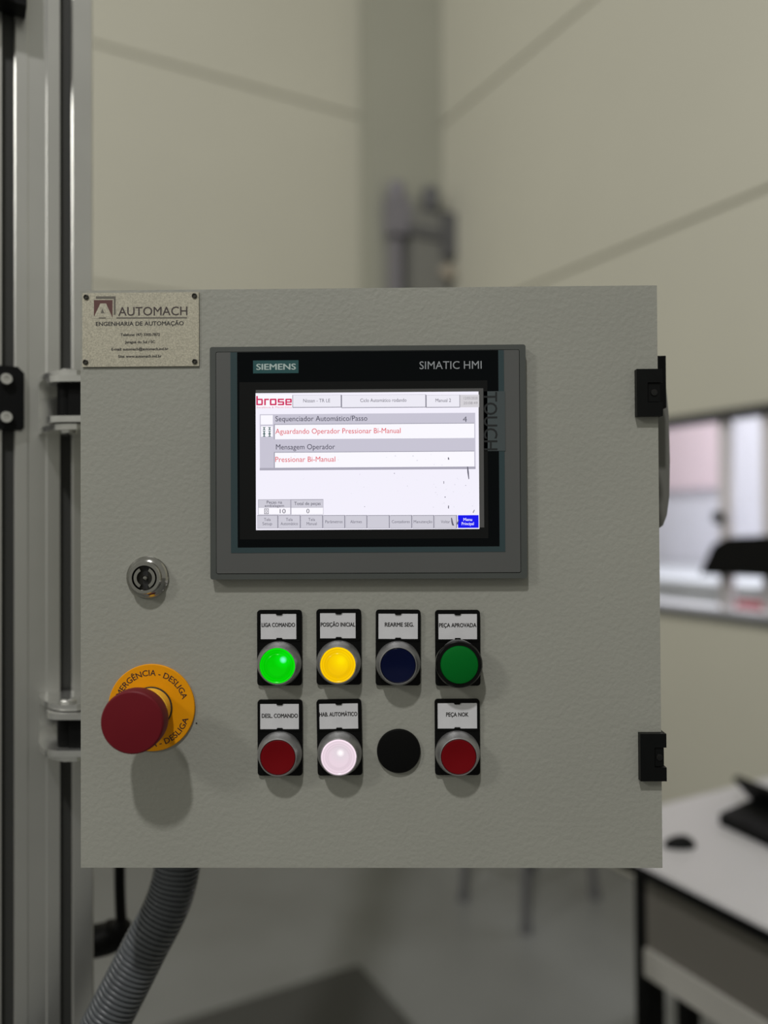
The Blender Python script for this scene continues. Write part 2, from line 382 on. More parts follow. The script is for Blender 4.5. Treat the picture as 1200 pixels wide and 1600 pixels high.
# open black laptop on the bench
def tuv(px, py): return uv(on_z(px, py, TZ + 0.002))
lap = thing('laptop', 'black open device like a laptop at the right end of the white bench', 'laptop', (0, 0, 0), (0, 0, TH))
b0, b1, b2 = tuv(1124, 1287), tuv(1176, 1262), tuv(1225, 1334)
bm = bmesh.new(); prism(bm, [b0, b1, (b1[0] + b2[0] - b0[0], b1[1] + b2[1] - b0[1]), b2], TZ + 0.001, TZ + 0.02, 'XY'); build('keyboard_base', bm, BLACKM, lap, bevel=0.003)
q = on_z(1176, 1262, TZ + 0.02); tq = CAM + ray(1148, 1214) * ((q - CAM).length / ray(1148, 1214).length * 1.03)
sv = Vector((b2[0] - b0[0], b2[1] - b0[1], 0)); hv = Vector((*uv(tq), tq.z)) - Vector((*b1, TZ + 0.02))
nn = sv.cross(hv).normalized() * 0.006
B = Vector((*b1, TZ + 0.02)); cs = [B, B + sv, B + sv + hv, B + hv]
bm = bmesh.new(); fa = [bm.verts.new(c - nn) for c in cs]; fb = [bm.verts.new(c + nn) for c in cs]
bm.faces.new(fa[::-1]); bm.faces.new(fb)
for i in range(4): bm.faces.new((fa[i], fa[(i + 1) % 4], fb[(i + 1) % 4], fb[i]))
build('lid', bm, BLACKM, lap, bevel=0.002)
# small dark thing on the bench
mo = on_z(1066, 1322, TZ)
ms = thing('computer_mouse', 'small dark object like a mouse lying alone on the white bench', 'mouse', mo, (0, 0, TH + 1.2))
bm = bmesh.new(); bmesh.ops.create_uvsphere(bm, u_segments=24, v_segments=14, radius=1)
for v in bm.verts:
    v.co = Vector((v.co.x * 0.016, v.co.y * 0.032 * (1 if v.co.y > 0 else 0.7), max(v.co.z, 0) * 0.017 + 0.0005))
build('shell', bm, BLACKM, ms, smooth=True)
bm = bmesh.new(); lathe(bm, [(0, -0.002), (0.0035, -0.002), (0.0035, 0.002), (0, 0.002)], 18, Matrix.Translation((0, 0.012, 0.0125)) @ Matrix.Rotation(math.radians(90), 4, 'Z')); build('scroll_wheel', bm, BLACKP, ms, smooth=True)

# pneumatic service unit on the column
def cpt(px, py, off): 
    P = on_plane(px, py, E2 * (VC - off), E2); return uv(P)[0], P.z
PNM = mat('grey_equipment_casting', (0.21, 0.21, 0.195), 0.5); PNL = mat('lilac_grey_plastic', (0.22, 0.21, 0.235), 0.5); PND = mat('dark_equipment_plastic', (0.115, 0.115, 0.12), 0.5)
GAUGE = mat('beige_gauge_face', (0.42, 0.37, 0.3), 0.5)
pn = thing('air_service_unit', 'blurry grey two-knobbed service unit fixed to the corner column', 'equipment', (0, 0, 0), (0, 0, TH))
def cbox(name, x0, x1, y0, y1, o0, o1, mt):
    a = cpt(x0, y0, (o0 + o1) / 2); b = cpt(x1, y1, (o0 + o1) / 2)
    return rbox(name, a[0], b[0], VC - o1, VC - o0, b[1], a[1], mt, pn, bevel=0.008)
cbox('mounting_plate', 612, 690, 360, 560, 0.001, 0.012, PNM)
cbox('body', 636, 694, 330, 470, 0.012, 0.10, PNM)
cbox('side_body', 606, 636, 306, 372, 0.02, 0.09, PNL)
cbox('dark_band', 632, 700, 356, 384, 0.012, 0.115, PND)
cbox('filter_side', 684, 704, 335, 408, 0.012, 0.12, PND)
cbox('lower_tube', 610, 625, 372, 520, 0.03, 0.07, PNL)
for x, y0, y1, r, m_ in ((620, 286, 322, 0.042, PNL), (673, 294, 332, 0.042, PND)):
    a = cpt(x, y0, 0.055); b = cpt(x, y1, 0.055); h = a[1] - b[1]
    latheobj('knob', [(r * 0.8, 0), (r, h * 0.15), (r, h * 0.8), (r * 0.8, h), (0, h)], m_, pn, 24, Matrix.Translation((a[0], VC - 0.055, b[1])) @ UP)
a = cpt(697, 426, 0.1)
latheobj('gauge', [(0.028, 0), (0.036, 0.004), (0.036, 0.028), (0.032, 0.033), (0, 0.034)], GAUGE, pn, 32, Matrix.Translation((a[0], VC - 0.095, a[1])))
cbox('filter_bowl', 645, 690, 470, 560, 0.02, 0.09, PND)

# ------------------------------------------------------------------ aluminium post beside the enclosure (square with the room, so the enclosure hangs swung round)
W45 = 0.045
PP = CAM + ray(58.5, 800) * 0.652                     # middle of the post's front face
def on_post(px, py, off=0.0): return on_plane(px, py, PP - E2 * off, E2)
def plocal(P, O):                                     # world point in the post's frame round O
    d = P - O; return Vector((d.dot(E1), d.dot(E2), d.z))
def slot(c, y0):            # T-slot profile points, walking +x
    return [(c - 0.0048, y0), (c - 0.0048, y0 + 0.0045), (c - 0.0098, y0 + 0.0045), (c - 0.0098, y0 + 0.009), (c - 0.005, y0 + 0.0145),
            (c + 0.005, y0 + 0.0145), (c + 0.0098, y0 + 0.009), (c + 0.0098, y0 + 0.0045), (c + 0.0046, y0 + 0.0045), (c + 0.0046, y0 + 0.0012), (c + 0.0058, y0)]
prof = [(-W45, 0.0015), (-W45 + 0.0015, 0)] + slot(-W45 / 2, 0) + [(-0.0076, 0), (-0.0070, 0.0007), (0.0066, 0.0007), (0.0076, 0)] + slot(W45 / 2, 0) + \
       [(W45 - 0.0015, 0), (W45, 0.0015), (W45, W45 - 0.0015), (W45 - 0.0015, W45), (-W45 + 0.0015, W45), (-W45, W45 - 0.0015)]
post = thing('aluminium_post', 'tall slotted aluminium profile post at the left of the enclosure', 'post', (PP.x, PP.y, 0), (0, 0, TH))
bm = bmesh.new(); prism(bm, prof, 0.012, 3.0, 'XY'); build('profile', bm, ALU, post)
SLOTM = mat('slot_shade', (0.03, 0.031, 0.028), 0.6)  # dark strips stand in for the shade deep in the slots
for c_ in (-W45 / 2, W45 / 2): boxobj('slot_shade_strip', (c_ - 0.0044, c_ + 0.0042, 0.0042, 0.0070, 0.012, 3.0), SLOTM, post)
boxobj('foot_plate', (-0.075, 0.075, -0.03, W45 + 0.03, 0, 0.012), STEEL, post, 0.002)

# black plate bolted to the post, cut by the left edge of the picture
a = on_post(38, 574, 0.006); b = on_post(38, 672, 0.006); O = Vector((a.x, a.y, (a.z + b.z) / 2)) + E2 * 0.006
bp_ = thing('mounting_plate', 'black metal plate with two socket screws bolted to the aluminium post', 'bracket', O, (0, 0, TH))
hh = (a.z - b.z) / 2
bm = bmesh.new(); prism(bm, [(-0.09, -hh), (-0.002, -hh), (0, -hh + 0.002), (0, hh - 0.005), (-0.005, hh), (-0.09, hh)], -0.0001, -0.006, 'XZ'); build('plate', bm, BLACKM, bp_, bevel=0.0006)
for py in (592.5, 652):
    s_ = plocal(on_post(10, py, 0.008), O)
    latheobj('socket_screw', [(0.0050, 0), (0.0050, 0.0036), (0.0043, 0.0047), (0.0025, 0.0047), (0.0025, 0.0017), (0, 0.0017)], STEEL, bp_, 24, Matrix.Translation((s_.x, -0.006, s_.z)))
# black clamp at the top left corner
O = on_post(42, 9, 0.019) + E2 * 0.019
ck = thing('clamp_block', 'black clamp block on the post at the top left corner of the picture', 'clamp', O, (0, 0, TH))
bm = bmesh.new(); box(bm, -0.08, 0, -0.019, -0.0002, 0, 0.05); build('block', bm, BLACKM, ck, bevel=0.001)
bm = bmesh.new(); box(bm, -0.08, -0.012, -0.023, -0.0192, 0.006, 0.045); build('cover', bm, BLACKP, ck, bevel=0.001)

# ------------------------------------------------------------------ swing brackets between post and enclosure
def bracket(ytop, ybot, label):
    zt = on_y(90, ytop, 0.075).z; zb = on_y(90, ybot, 0.075).z; zc = (zt + zb) / 2; H = (zt - zb) / 2
    O = on_post(60, 800); O.z = zc
    r = thing('swing_bracket', label, 'bracket', O, (0, 0, TH), group='swing brackets between post and enclosure')
    t = 0.0045
    bm = bmesh.new(); box(bm, 0, 0.040, -0.003, -0.0001, -H, H); build('back_plate', bm, STEEL, r, bevel=0.001)
    pv = on_y(107, 800, 0.086); pv.z = zc; c = plocal(pv, O); rr = 0.0165
    wall = [plocal(Vector((-0.2032, pv.y + d, zc)), O) for d in (-rr, rr)]
    for s in (1, -1):
        z0, z1 = (H - t, H) if s > 0 else (-H, -H + t)
        P = [(0.0, -0.003), (0.0, -0.018), (0.0025, -0.034), (0.007, -0.047), (0.014, -0.0565), (0.023, -0.061), (0.032, -0.059), (0.038, -0.052), (0.040, -0.044), (0.040, -0.003)]
        bm = bmesh.new(); prism(bm, P, z0, z1, 'XY'); build('flange', bm, STEEL, r, bevel=0.0016, seg=3)
        z0, z1 = (H - 2 * t - 0.0012, H - t - 0.0008) if s > 0 else (-H + t + 0.0008, -H + 2 * t + 0.0012)
        A0 = math.atan2(wall[1].y - wall[0].y, wall[1].x - wall[0].x)      # round end away from the enclosure wall
        P = [(c.x + rr * math.cos(A0 + math.pi * k / 12), c.y + rr * math.sin(A0 + math.pi * k / 12)) for k in range(13)] + [(wall[0].x, wall[0].y), (wall[1].x, wall[1].y)]
        bm = bmesh.new(); prism(bm, P, z0, z1, 'XY'); build('swing_plate', bm, STEEL, r, bevel=0.0018, seg=3)
        latheobj('bolt', [(0.0062, 0), (0.0062, 0.0016), (0.0050, 0.0024), (0, 0.0024)], STEEL, r, 20, Matrix.Translation((c.x, c.y, s * H)) @ (UP if s > 0 else UP.inverted()))
    bm = bmesh.new(); q0 = [plocal(Vector((x, pv.y + d, zc)), O) for x, d in ((-0.2031, -rr), (-0.2003, -rr), (-0.2003, rr), (-0.2031, rr))]
    prism(bm, [(p.x, p.y) for p in q0], -H + t + 0.0008, H - t - 0.0008, 'XY'); build('wall_plate', bm, STEEL, r)
    latheobj('pivot', [(0.0085, -H + 2 * t + 0.0013), (0.0085, H - 2 * t - 0.0013)], BLACKP, r, 16, Matrix.Translation((c.x, c.y, 0)) @ UP)
    bm = bmesh.new(); q0 = [plocal(Vector((pv.x + x, pv.y + d, zc)), O) for x, d in ((0.004, -0.010), (-0.2034 - pv.x, -0.010), (-0.2034 - pv.x, 0.010), (0.004, 0.010))]
    prism(bm, [(p.x, p.y) for p in q0], -H + 2 * t + 0.0014, H - 2 * t - 0.0014, 'XY'); build('stop_block', bm, BLACKP, r)
    return r
bracket(578, 671, 'upper zinc swing bracket joining the post to the enclosure near the nameplate')
bracket(1102, 1190, 'lower zinc swing bracket joining the post to the enclosure near the emergency stop')

# ------------------------------------------------------------------ enclosure
enc = thing('electrical_enclosure', 'light grey powder-coated square electrical enclosure with black hinges', 'enclosure', (0, 0, PANEL_Z))
boxobj('body', (-0.1972, 0.1965, 0.0185, 0.2, -0.197, 0.1965), POWDER, enc, 0.003)
bm = bmesh.new(); box(bm, -0.2, 0.2, 0, 0.018, -0.2, 0.2); build('door', bm, POWDER, enc, bevel=0.0011, seg=3)
def loc2(px, py, h=0.0):
    p = on_y(px, py, -h); return p.x, p.z - PANEL_Z
HINGE = mat('hinge_black_zinc', (0.0035, 0.004, 0.004), 0.42, noise=0.2, nscale=80, spec=0.15)
for (x0, y0, x1, y1) in ((994, 577, 1035, 650), (999.5, 1146, 1041, 1220)):
    a = loc2(x0, y0, 0.004); b = loc2(x1, y1, 0.004); zc = (a[1] + b[1]) / 2; H = (a[1] - b[1]) / 2
    n_ = loc2(x0 + 19, 800, 0.004)[0]; n2 = 0.2002
    bm = bmesh.new()
    prism(bm, [(a[0], zc - H), (b[0], zc - H), (b[0], zc - H * 0.42), (n_, zc - H * 0.42), (n_, zc + H * 0.42), (b[0], zc + H * 0.42), (b[0], zc + H), (a[0], zc + H)], -0.0052, -0.0002, 'XZ')
    h_ = build('hinge', bm, HINGE, enc, bevel=0.0009)
    for s in (-1, 1):
        bm = bmesh.new(); z_ = zc + s * H * 0.71
        box(bm, 0.2003, b[0], -0.0001, 0.014, z_ - H * 0.285, z_ + H * 0.285); build('knuckle', bm, HINGE, h_, bevel=0.0009)
    bm = bmesh.new(); box(bm, n_ + 0.0006, b[0] - 0.0015, -0.0042, -0.0003, zc - H * 0.39, zc + H * 0.39); build('leaf', bm, HINGE, h_, bevel=0.0006)
    latheobj('screw', [(0.0024, 0), (0.0022, 0.0007), (0, 0.001)], mat('dark_screw', (0.03, 0.03, 0.03), 0.25, 0.8), h_, 16, Matrix.Translation(((n_ + b[0]) / 2 - 0.0005, -0.0042, zc)))
# vent cover bulging from the right side wall
VENTM = mat('vent_grey_plastic', (0.14, 0.14, 0.125), 0.5)
def side(px, py, y): p = on_y(px, py, y); return p.x, p.z - PANEL_Z
P = [side(x, y, 0.05) for x, y in ((1035, 588), (1041, 608), (1045, 650), (1046.8, 720), (1046, 775), (1042, 805), (1036, 821), (1029, 826))]
zb_, zt_ = P[-1][1], P[0][1]
P = [(0.1968, zt_ + 0.002)] + P + [(0.1968, zb_)]
bm = bmesh.new(); prism(bm, P, 0.05, 0.15, 'XZ'); vc = build('vent_cover', bm, VENTM, enc, bevel=0.003)
a = side(1033.5, 560, 0.03); b = side(1033.5, 640, 0.03)
bm = bmesh.new(); box(bm, 0.1968, a[0], 0.021, 0.034, b[1], a[1]); build('cover_clip', bm, BLACKP, enc, bevel=0.003)
# tiny stray hole in the paint
x_, z_ = loc2(307, 1130); latheobj('paint_chip', [(0.0006, 0.0), (0.0006, 0.00015), (0, 0.0002)], INK, enc, 10, Matrix.Translation((x_, 0, z_)))

# ------------------------------------------------------------------ nameplate
def pl(px, py, h): p = on_y(px, py, -h); return p.x, p.z
a = pl(128.8, 458.3, 0.001); b = pl(311, 572, 0.001); ncx, ncz = (a[0] + b[0]) / 2, (a[1] + b[1]) / 2
np_ = thing('nameplate', 'sandblasted metal maker nameplate at the top left of the enclosure door', 'nameplate', (ncx, 0, ncz))
def N(px, py): q = pl(px, py, 0.001); return q[0] - ncx, q[1] - ncz
bm = bmesh.new(); w, h = (b[0] - a[0]) / 2, (a[1] - b[1]) / 2
box(bm, -w, w, -0.0012, -0.0001, -h, h); plate = build('plate', bm, PLATE, np_, bevel=0.0003)
RV = mat('dark_rivet', (0.07, 0.068, 0.058), 0.35, 0.7)
for px, py in ((135, 464.5), (304, 462.5), (134, 566), (304.5, 565)):
    q = N(px, py); latheobj('rivet', [(0.0018, 0.0012), (0.0018, 0.0019), (0.0013, 0.0022), (0.0009, 0.0016), (0, 0.0016)], RV, np_, 20, Matrix.Translation((q[0], 0, q[1])))
yy = -0.00128
def NQ(name, pts, mt, k=0): return quad(name, [N(*p) for p in pts], yy - 0.00004 * k, mt, np_)
def NC(x, y): return 100 + x / 5, 430 + y / 5
NQ('logo_square', [NC(*p) for p in ((235, 195), (380, 195), (380, 330), (235, 330))], INKRED)
NQ('logo_letter', [NC(*p) for p in ((285, 222), (330, 222), (382, 338), (230, 338))], PLATE, 1)
NQ('logo_counter', [NC(*p) for p in ((288, 298), (302, 262), (316, 298))], INKGREY, 2)
NQ('logo_bar', [NC(*p) for p in ((275, 331), (328, 331), (328, 338), (275, 338))], INKGREY, 2)
NQ('logo_corner', [NC(*p) for p in ((250, 166), (404, 166), (404, 310), (390, 310), (390, 185), (250, 185))], INKGREY, 0)
NQ('underline', [NC(*p) for p in ((410, 330), (961, 328), (961, 338), (410, 340))], INKGREY, 0)
def NT(s, x0, x1, base, cap, mt=INK, bold=0.0):
    l = N(*NC(x0, base)); r_ = N(*NC(x1, base)); t_ = N(*NC(x0, base - cap))
    letter('lettering', s, l[0], r_[0], l[1], t_[1] - l[1], yy, mt, np_, bold)
NT('AUTOMACH', 425, 965, 317, 66, mat('brown_print', (0.045, 0.032, 0.03), 0.6), 0.008)
NT('ENGENHARIA DE AUTOMAÇÃO', 250, 936, 397, 31, INK, 0.02)
NT('Telefone: (47) 3305-7872', 443, 750, 476, 20, INK, 0.03); NT('Jaraguá do Sul / SC', 477, 712, 533, 20, INK, 0.03)
NT('E-mail: automach@automach.ind.br', 372, 816, 589, 20, INK, 0.03); NT('Site: www.automach.ind.br', 424, 763, 645, 20, INK, 0.03)

# ------------------------------------------------------------------ cam lock
q = pl(230.5, 902, 0.001)
lk = thing('cam_lock', 'round chrome cam lock on the left of the enclosure door', 'lock', (q[0], 0, q[1]))
latheobj('flange', [(0.0146, 0), (0.0146, 0.0014), (0.0138, 0.0024), (0.0112, 0.0046), (0.0105, 0.0048)], CHROME, lk, 56)
latheobj('collar', [(0.0112, 0.0044), (0.0112, 0.0074), (0.0106, 0.008), (0.0086, 0.008), (0.0082, 0.0072), (0.0082, 0.0035)], CHROME, lk, 56)
DARKC = mat('lock_recess', (0.035, 0.034, 0.03), 0.35, 0.7)
latheobj('recess', [(0.0083, 0.0049), (0, 0.0050)], DARKC, lk, 40)
for s in (0, 1):
    bm = bmesh.new(); n = 14; A = [math.radians(28 + 180 * s - 90 + (180 - 56) * k / n) for k in range(n + 1)]
    P = [(0.0074 * math.cos(t), 0.0074 * math.sin(t)) for t in A] + [(0.0053 * math.cos(t), 0.0053 * math.sin(t)) for t in A[::-1]]
    prism(bm, P, -0.0051, -0.0078, 'XZ'); build('key_guide', bm, CHROME, lk, bevel=0.0004)
latheobj('centre_pin', [(0.0017, 0.005), (0.0017, 0.0066), (0.0011, 0.0073), (0, 0.0074)], CHROME, lk, 20)
boxobj('keyway', (-0.0016, 0.0016, -0.0052, -0.00505, -0.0078, 0.0078), mat('keyway_black', (0.01, 0.01, 0.01), 0.6), lk)

# ------------------------------------------------------------------ touch panel
HB = 0.0070
a = pl(329, 543.5, 0.004); b = pl(823, 903, 0.004); hx, hz = (a[0] + b[0]) / 2, (a[1] + b[1]) / 2
hm = thing('touch_panel', 'grey-framed operator touch panel with lit white screen in the door', 'touch panel', (hx, 0, hz))
def Hc(px, py, h=HB): q = pl(px, py, h); return q[0] - hx, q[1] - hz
RIM = mat('bezel_rim_grey_green', (0.062, 0.069, 0.064), 0.45, noise=0.08); FACE = mat('bezel_face_grey', (0.084, 0.087, 0.084), 0.5, noise=0.05, nscale=15)
TEAL = mat('bezel_petrol_strip', (0.032, 0.056, 0.062), 0.4, spec=0.3); GLOSS = mat('black_front_film', (0.0016, 0.0026, 0.0034), 0.16, spec=0.1)
FILM = mat('display_window_film', (0.0095, 0.010, 0.010), 0.35, spec=0.1)
w, h = (b[0] - a[0]) / 2, (a[1] - b[1]) / 2
def ring(bm, O, I, y0, y1):
    n = len(O)
    vs_ = [[bm.verts.new((p[0], y, p[1])) for p in L] for L, y in ((O, y0), (O, y1), (I, y1), (I, y0))]
    for A_, B_ in zip(vs_, vs_[1:] + vs_[:1]):
        for i in range(n): bm.faces.new((A_[i], A_[(i + 1) % n], B_[(i + 1) % n], B_[i]))
i0 = Hc(336.5, 549.5); i1 = Hc(814.5, 895)
bm = bmesh.new(); ring(bm, rrect(-w, w, -h, h, 0.0016), rrect(i0[0], i1[0], i1[1], i0[1], 0.0012), -0.0001, -0.0064); build('rim', bm, RIM, hm, bevel=0.0007)
bm = bmesh.new(); prism(bm, rrect(i0[0] + 0.0004, i1[0] - 0.0004, i1[1] + 0.0004, i0[1] - 0.0004, 0.001), -0.0001, -0.0068, 'XZ'); build('bezel', bm, FACE, hm, bevel=0.0003)
def HQ(name, x0, y0, x1, y1, k, mt, parent, cr=0.0):
    p = Hc(x0, y0); q_ = Hc(x1, y1)
    if k < 3:                                           # film layers: thin sheets with an edge
        bm = bmesh.new(); box(bm, p[0], q_[0], -HB - 0.00012 * k, -0.0066, q_[1], p[1]); return build(name, bm, mt, parent)
    return quad(name, [(p[0], p[1]), (q_[0], p[1]), (q_[0], q_[1]), (p[0], q_[1])], -HB - 0.00012 * k, mt, parent)
HQ('petrol_strip', 360, 550.5, 789.5, 862, 0, TEAL, hm)
HQ('front_film', 370.5, 550.5, 780.5, 853.5, 1, GLOSS, hm)
HQ('display_window', 374, 597.5, 763, 841, 2, FILM, hm)
TCH = HQ('touch_strip', 756, 611.5, 789.5, 704.5, 2, mat('touch_strip_grey', (0.058, 0.074, 0.078), 0.4), hm)
# TOUCH printed sideways
me = text_mesh('TOUCH', 0.008); e_ = ext(me); p0 = Hc(755.5, 612.5); p1_ = Hc(777.5, 703.5)
for v in me.vertices:
    fx = (v.co.x - e_[0]) / (e_[1] - e_[0]); fy = (v.co.y - e_[2]) / (e_[3] - e_[2])
    v.co = (p0[0] + (p1_[0] - p0[0]) * fy, -HB - 0.0003 - v.co.z, p0[1] + (p1_[1] - p0[1]) * fx)
link('lettering', me, mat('touch_print', (0.006, 0.008, 0.009), 0.5), TCH)
# badge
bd = HQ('badge', 395.5, 563.5, 466.5, 583, 2, mat('teal_badge', (0.012, 0.075, 0.08), 0.4), hm)
def HT(s, x0, x1, base, cap, mt, parent, bold=0.0, k=3.0):
    l = Hc(x0, base); r_ = Hc(x1, base); t_ = Hc(x0, base - cap)
    return letter('lettering', s, l[0], r_[0], l[1], t_[1] - l[1], -HB - 0.00012 * k, mt, parent, bold)
HT('SIEMENS', 400.5, 462.5, 578, 9, mat('badge_print', (0.42, 0.52, 0.50), 0.5), bd, 0.028)
HT('SIMATIC HMI', 655.5, 752.5, 577, 12, mat('panel_print_grey', (0.3, 0.32, 0.34), 0.5), hm, -0.004)
# lit screen
S = HQ('screen', 399.5, 614.5, 749, 826.5, 3, glow((243, 240, 252)), hm)
boxobj('screen_edge', (*sorted((Hc(397.6, 0)[0], Hc(750.8, 0)[0])), -HB - 0.0003, -0.0067, Hc(0, 828)[1], Hc(0, 612.6)[1]), mat('screen_edge_grey', (0.09, 0.09, 0.09), 0.4), hm)
DK = glow((62, 60, 78)); MID = glow((104, 102, 116)); RED = glow((222, 70, 80)); BR = glow((206, 40, 92)); WH = glow((250, 248, 255))
GR = glow((199, 196, 211)); LG = glow((226, 224, 234)); BT = glow((205, 203, 214)); BL = glow((14, 14, 236)); LN = glow((130, 128, 142)); HD = glow((236, 234, 244))
def SQ(x0, y0, x1, y1, mt, k, name='field'): return HQ(name, x0, y0, x1, y1, k, mt, S)
SQ(400, 617, 457, 637.5, WH, 4, 'logo_field')

def bar(x0, y0, x1, y1): SQ(x0, y0, x1, y1, BR, 5, 'logo_stroke')
for x, strokes in ((400.6, ((0, 0, 2.6, 14.4), (2.6, 4.2, 10, 6.4), (2.6, 12.2, 10, 14.4), (7.9, 6.0, 10.4, 12.6))), (413, ((0, 4.2, 2.6, 14.4), (2.6, 4.2, 7.4, 6.4))),
                   (421.8, ((0, 4.8, 2.5, 13.8), (8, 4.8, 10.5, 13.8), (0.6, 4.2, 9.9, 6.4), (0.6, 12.2, 9.9, 14.4))), (434.2, ((0.2, 4.2, 9.8, 6.3), (0, 4.8, 2.5, 10), (0.2, 8.3, 9.6, 10.3), (7.5, 8.8, 10, 13.8), (0.2, 12.3, 9.6, 14.4))),
                   (446, ((0, 4.8, 2.5, 13.8), (0.6, 4.2, 9.6, 6.3), (7.6, 4.8, 10.1, 10), (2, 8.5, 10, 10.4), (0.6, 12.3, 9.8, 14.4)))):
    for a_, b_, c_, d_ in strokes: bar(x + a_, 619 + b_, x + c_, 619 + d_)
HT('Excelência & Mecatrônica', 401.5, 456, 638, 2.6, glow((214, 120, 150)), S, 0, 5)
for x0, x1 in ((457.5, 532.8), (534, 664.8), (666, 718)):
    SQ(x0 - 0.5, 617.5, x1 + 1.0, 636.8, LN, 4, 'field_border'); SQ(x0 + 0.4, 617.8, x1 - 0.2, 635.8, HD, 5)
SQ(718.5, 617, 748.5, 636.5, glow((212, 209, 214)), 5)
HT('Nissan - TR LE', 474, 516, 629, 5.4, MID, S, 0, 6); HT('Ciclo Automático rodando', 563, 635, 628.5, 5.4, glow((92, 90, 104)), S, 0, 6)
HT('Manual 2', 680.5, 704.5, 628.5, 5.4, glow((92, 90, 104)), S, 0, 6)
HT('12/05/2020', 724.5, 746, 624.5, 4, glow((150, 146, 152)), S, 0, 6); HT('20:08:49', 724, 746, 632, 4, glow((150, 146, 152)), S, 0, 6)
SQ(406, 647.5, 743, 733, GR, 4, 'message_frame'); SQ(406, 731.3, 743, 733, glow((170, 167, 182)), 5, 'frame_shadow')
SQ(407.5, 649, 426.5, 663.5, WH, 5, 'icon_field'); SQ(408, 666, 426.5, 682.5, WH, 5, 'icon_field')
for cx in (413, 421.5):                                 # little hourglass figures
    for cy in (670, 676, 680.2):
        for s in (1, -1):
            p = [(cx - 2.4, cy - 2.4 * s), (cx + 2.4, cy - 2.4 * s), (cx + 0.5, cy), (cx - 0.5, cy)]
            quad('icon', [Hc(*t) for t in p], -HB - 0.00012 * 6, glow((88, 112, 112)), S)
HT('Sequenciador Automático/Passo', 430.5, 574, 658.5, 8, DK, S, 0, 5); HT('4', 723, 729.5, 659.5, 8.5, glow((100, 98, 112)), S, 0, 5)
for y0, y1 in ((664, 684.5), (707.5, 729)):
    SQ(428.4, y0 - 0.9, 741, y1, glow((138, 136, 152)), 5, 'row_border'); SQ(429.6, y0, 741, y1, WH, 6, 'row')
HT('Aguardando Operador Pressionar Bi-Manual', 430.5, 626, 678.2, 8, RED, S, 0, 7)
HT('Mensagem Operador', 431.5, 523.5, 702.5, 8, DK, S, 0, 5); HT('Pressionar Bi-Manual', 430.5, 524, 722, 8, RED, S, 0, 7)
SQ(403.5, 780.5, 505.5, 804, glow((165, 162, 176)), 4, 'table_border')
SQ(404.3, 781.3, 453.8, 792.6, BT, 5); SQ(455.4, 781.3, 505, 792.6, BT, 5); SQ(404.3, 793.4, 453.8, 803.6, WH, 5); SQ(455.4, 793.4, 505, 803.6, WH, 5)
HT('Peças na', 417, 441, 787, 4.6, DK, S, 0, 6); HT('embalagem', 414, 444, 792.2, 4, DK, S, 0, 6); HT('Total de peças', 460, 501, 789.3, 5, DK, S, 0, 6)
for x0, y0, x1, y1 in ((413.2, 794.6, 420, 795.4), (413.2, 802.4, 420, 803.2), (413.2, 794.6, 414, 803.2), (419.2, 794.6, 420, 803.2)): SQ(x0, y0, x1, y1, DK, 6, 'cursor_box')
HT('0', 415, 418.2, 801.6, 5.4, DK, S, 0, 6); HT('10', 437.5, 446.5, 802, 6.6, DK, S, 0, 6); HT('0', 479, 483.7, 801.8, 6.6, DK, S, 0, 6)
bx = [402, 435.5, 470.5, 505.5, 540, 574.5, 609.5, 644.5, 679, 714.5, 748.6]
names = [('Tela', 'Setup'), ('Tela', 'Automático'), ('Tela', 'Manual'), ('Parâmetros',), ('Alarmes',), (), ('Contadores',), ('Manutenção',), ('Voltar',), ('Menu', 'Principal')]
wid = {'Tela': 10.5, 'Setup': 15, 'Automático': 27, 'Manual': 16, 'Parâmetros': 27, 'Alarmes': 18, 'Contadores': 28, 'Manutenção': 29, 'Voltar': 14, 'Menu': 13.5, 'Principal': 19}
for i, nm in enumerate(names):
    x0, x1 = bx[i], bx[i + 1]; last = i == 9
    SQ(x0, 805, x1 - 0.4, 825.5, WH if last else LN, 4, 'button_border'); SQ(x0 + (0.8 if last else 0.3), 805.8 if not last else 805, x1 - (0.8 if last else 1.8), 825 if not last else 824.8, BL if last else BT, 5, 'screen_button')
    c = (x0 + x1) / 2 - 0.8
    for j, t in enumerate(nm):
        base = (814 if j == 0 else 820.5) if len(nm) == 2 else 817.4
        HT(t, c - wid[t] / 2, c + wid[t] / 2, base, 4.6, WH if last else MID, S, 0.006 if last else 0, 6)
# scratches and smudges worn into the screen
SCR = glow((96, 94, 110)); SCL = glow((226, 224, 236))
for P in ([(729.6, 729), (731.2, 729.4), (732.4, 738), (733, 748.5), (731.8, 749), (730, 738)], [(704.5, 809), (706, 809), (708.2, 818), (709.6, 821.5), (706.4, 821), (705, 816)],
          [(716.2, 812), (717.4, 812), (715.4, 818.5), (713.6, 820.5), (713.4, 818)], [(740.6, 796.5), (741.6, 796.8), (739.4, 801.5), (738.4, 801)], [(699.6, 715), (701, 714.6), (702, 718.2), (699.8, 718.6)],
          [(694.6, 776), (696, 776), (696, 777.6), (694.6, 777.6)], [(700, 790), (701.4, 790), (701.2, 795), (699.8, 794)], [(692.8, 752), (693.8, 752), (693.6, 756), (692.9, 756)]):
    quad('scratch', [Hc(*t) for t in P][::-1], -HB - 0.00012 * 8, SCR, S)
for k in range(46):
    cx = random.uniform(600, 740) if k < 34 else random.uniform(410, 600); cy = random.uniform(736, 800) if k % 4 else random.uniform(710, 727); r_ = random.uniform(0.4, 1.1)
    quad('scratch', [Hc(cx + r_ * random.uniform(0.6, 1.5) * math.cos(t), cy + r_ * math.sin(t)) for t in (0, 1.1, 2.2, 3.3, 4.4, 5.4)], -HB - 0.00012 * 8, SCL if k % 9 else glow((176, 174, 188)), S)

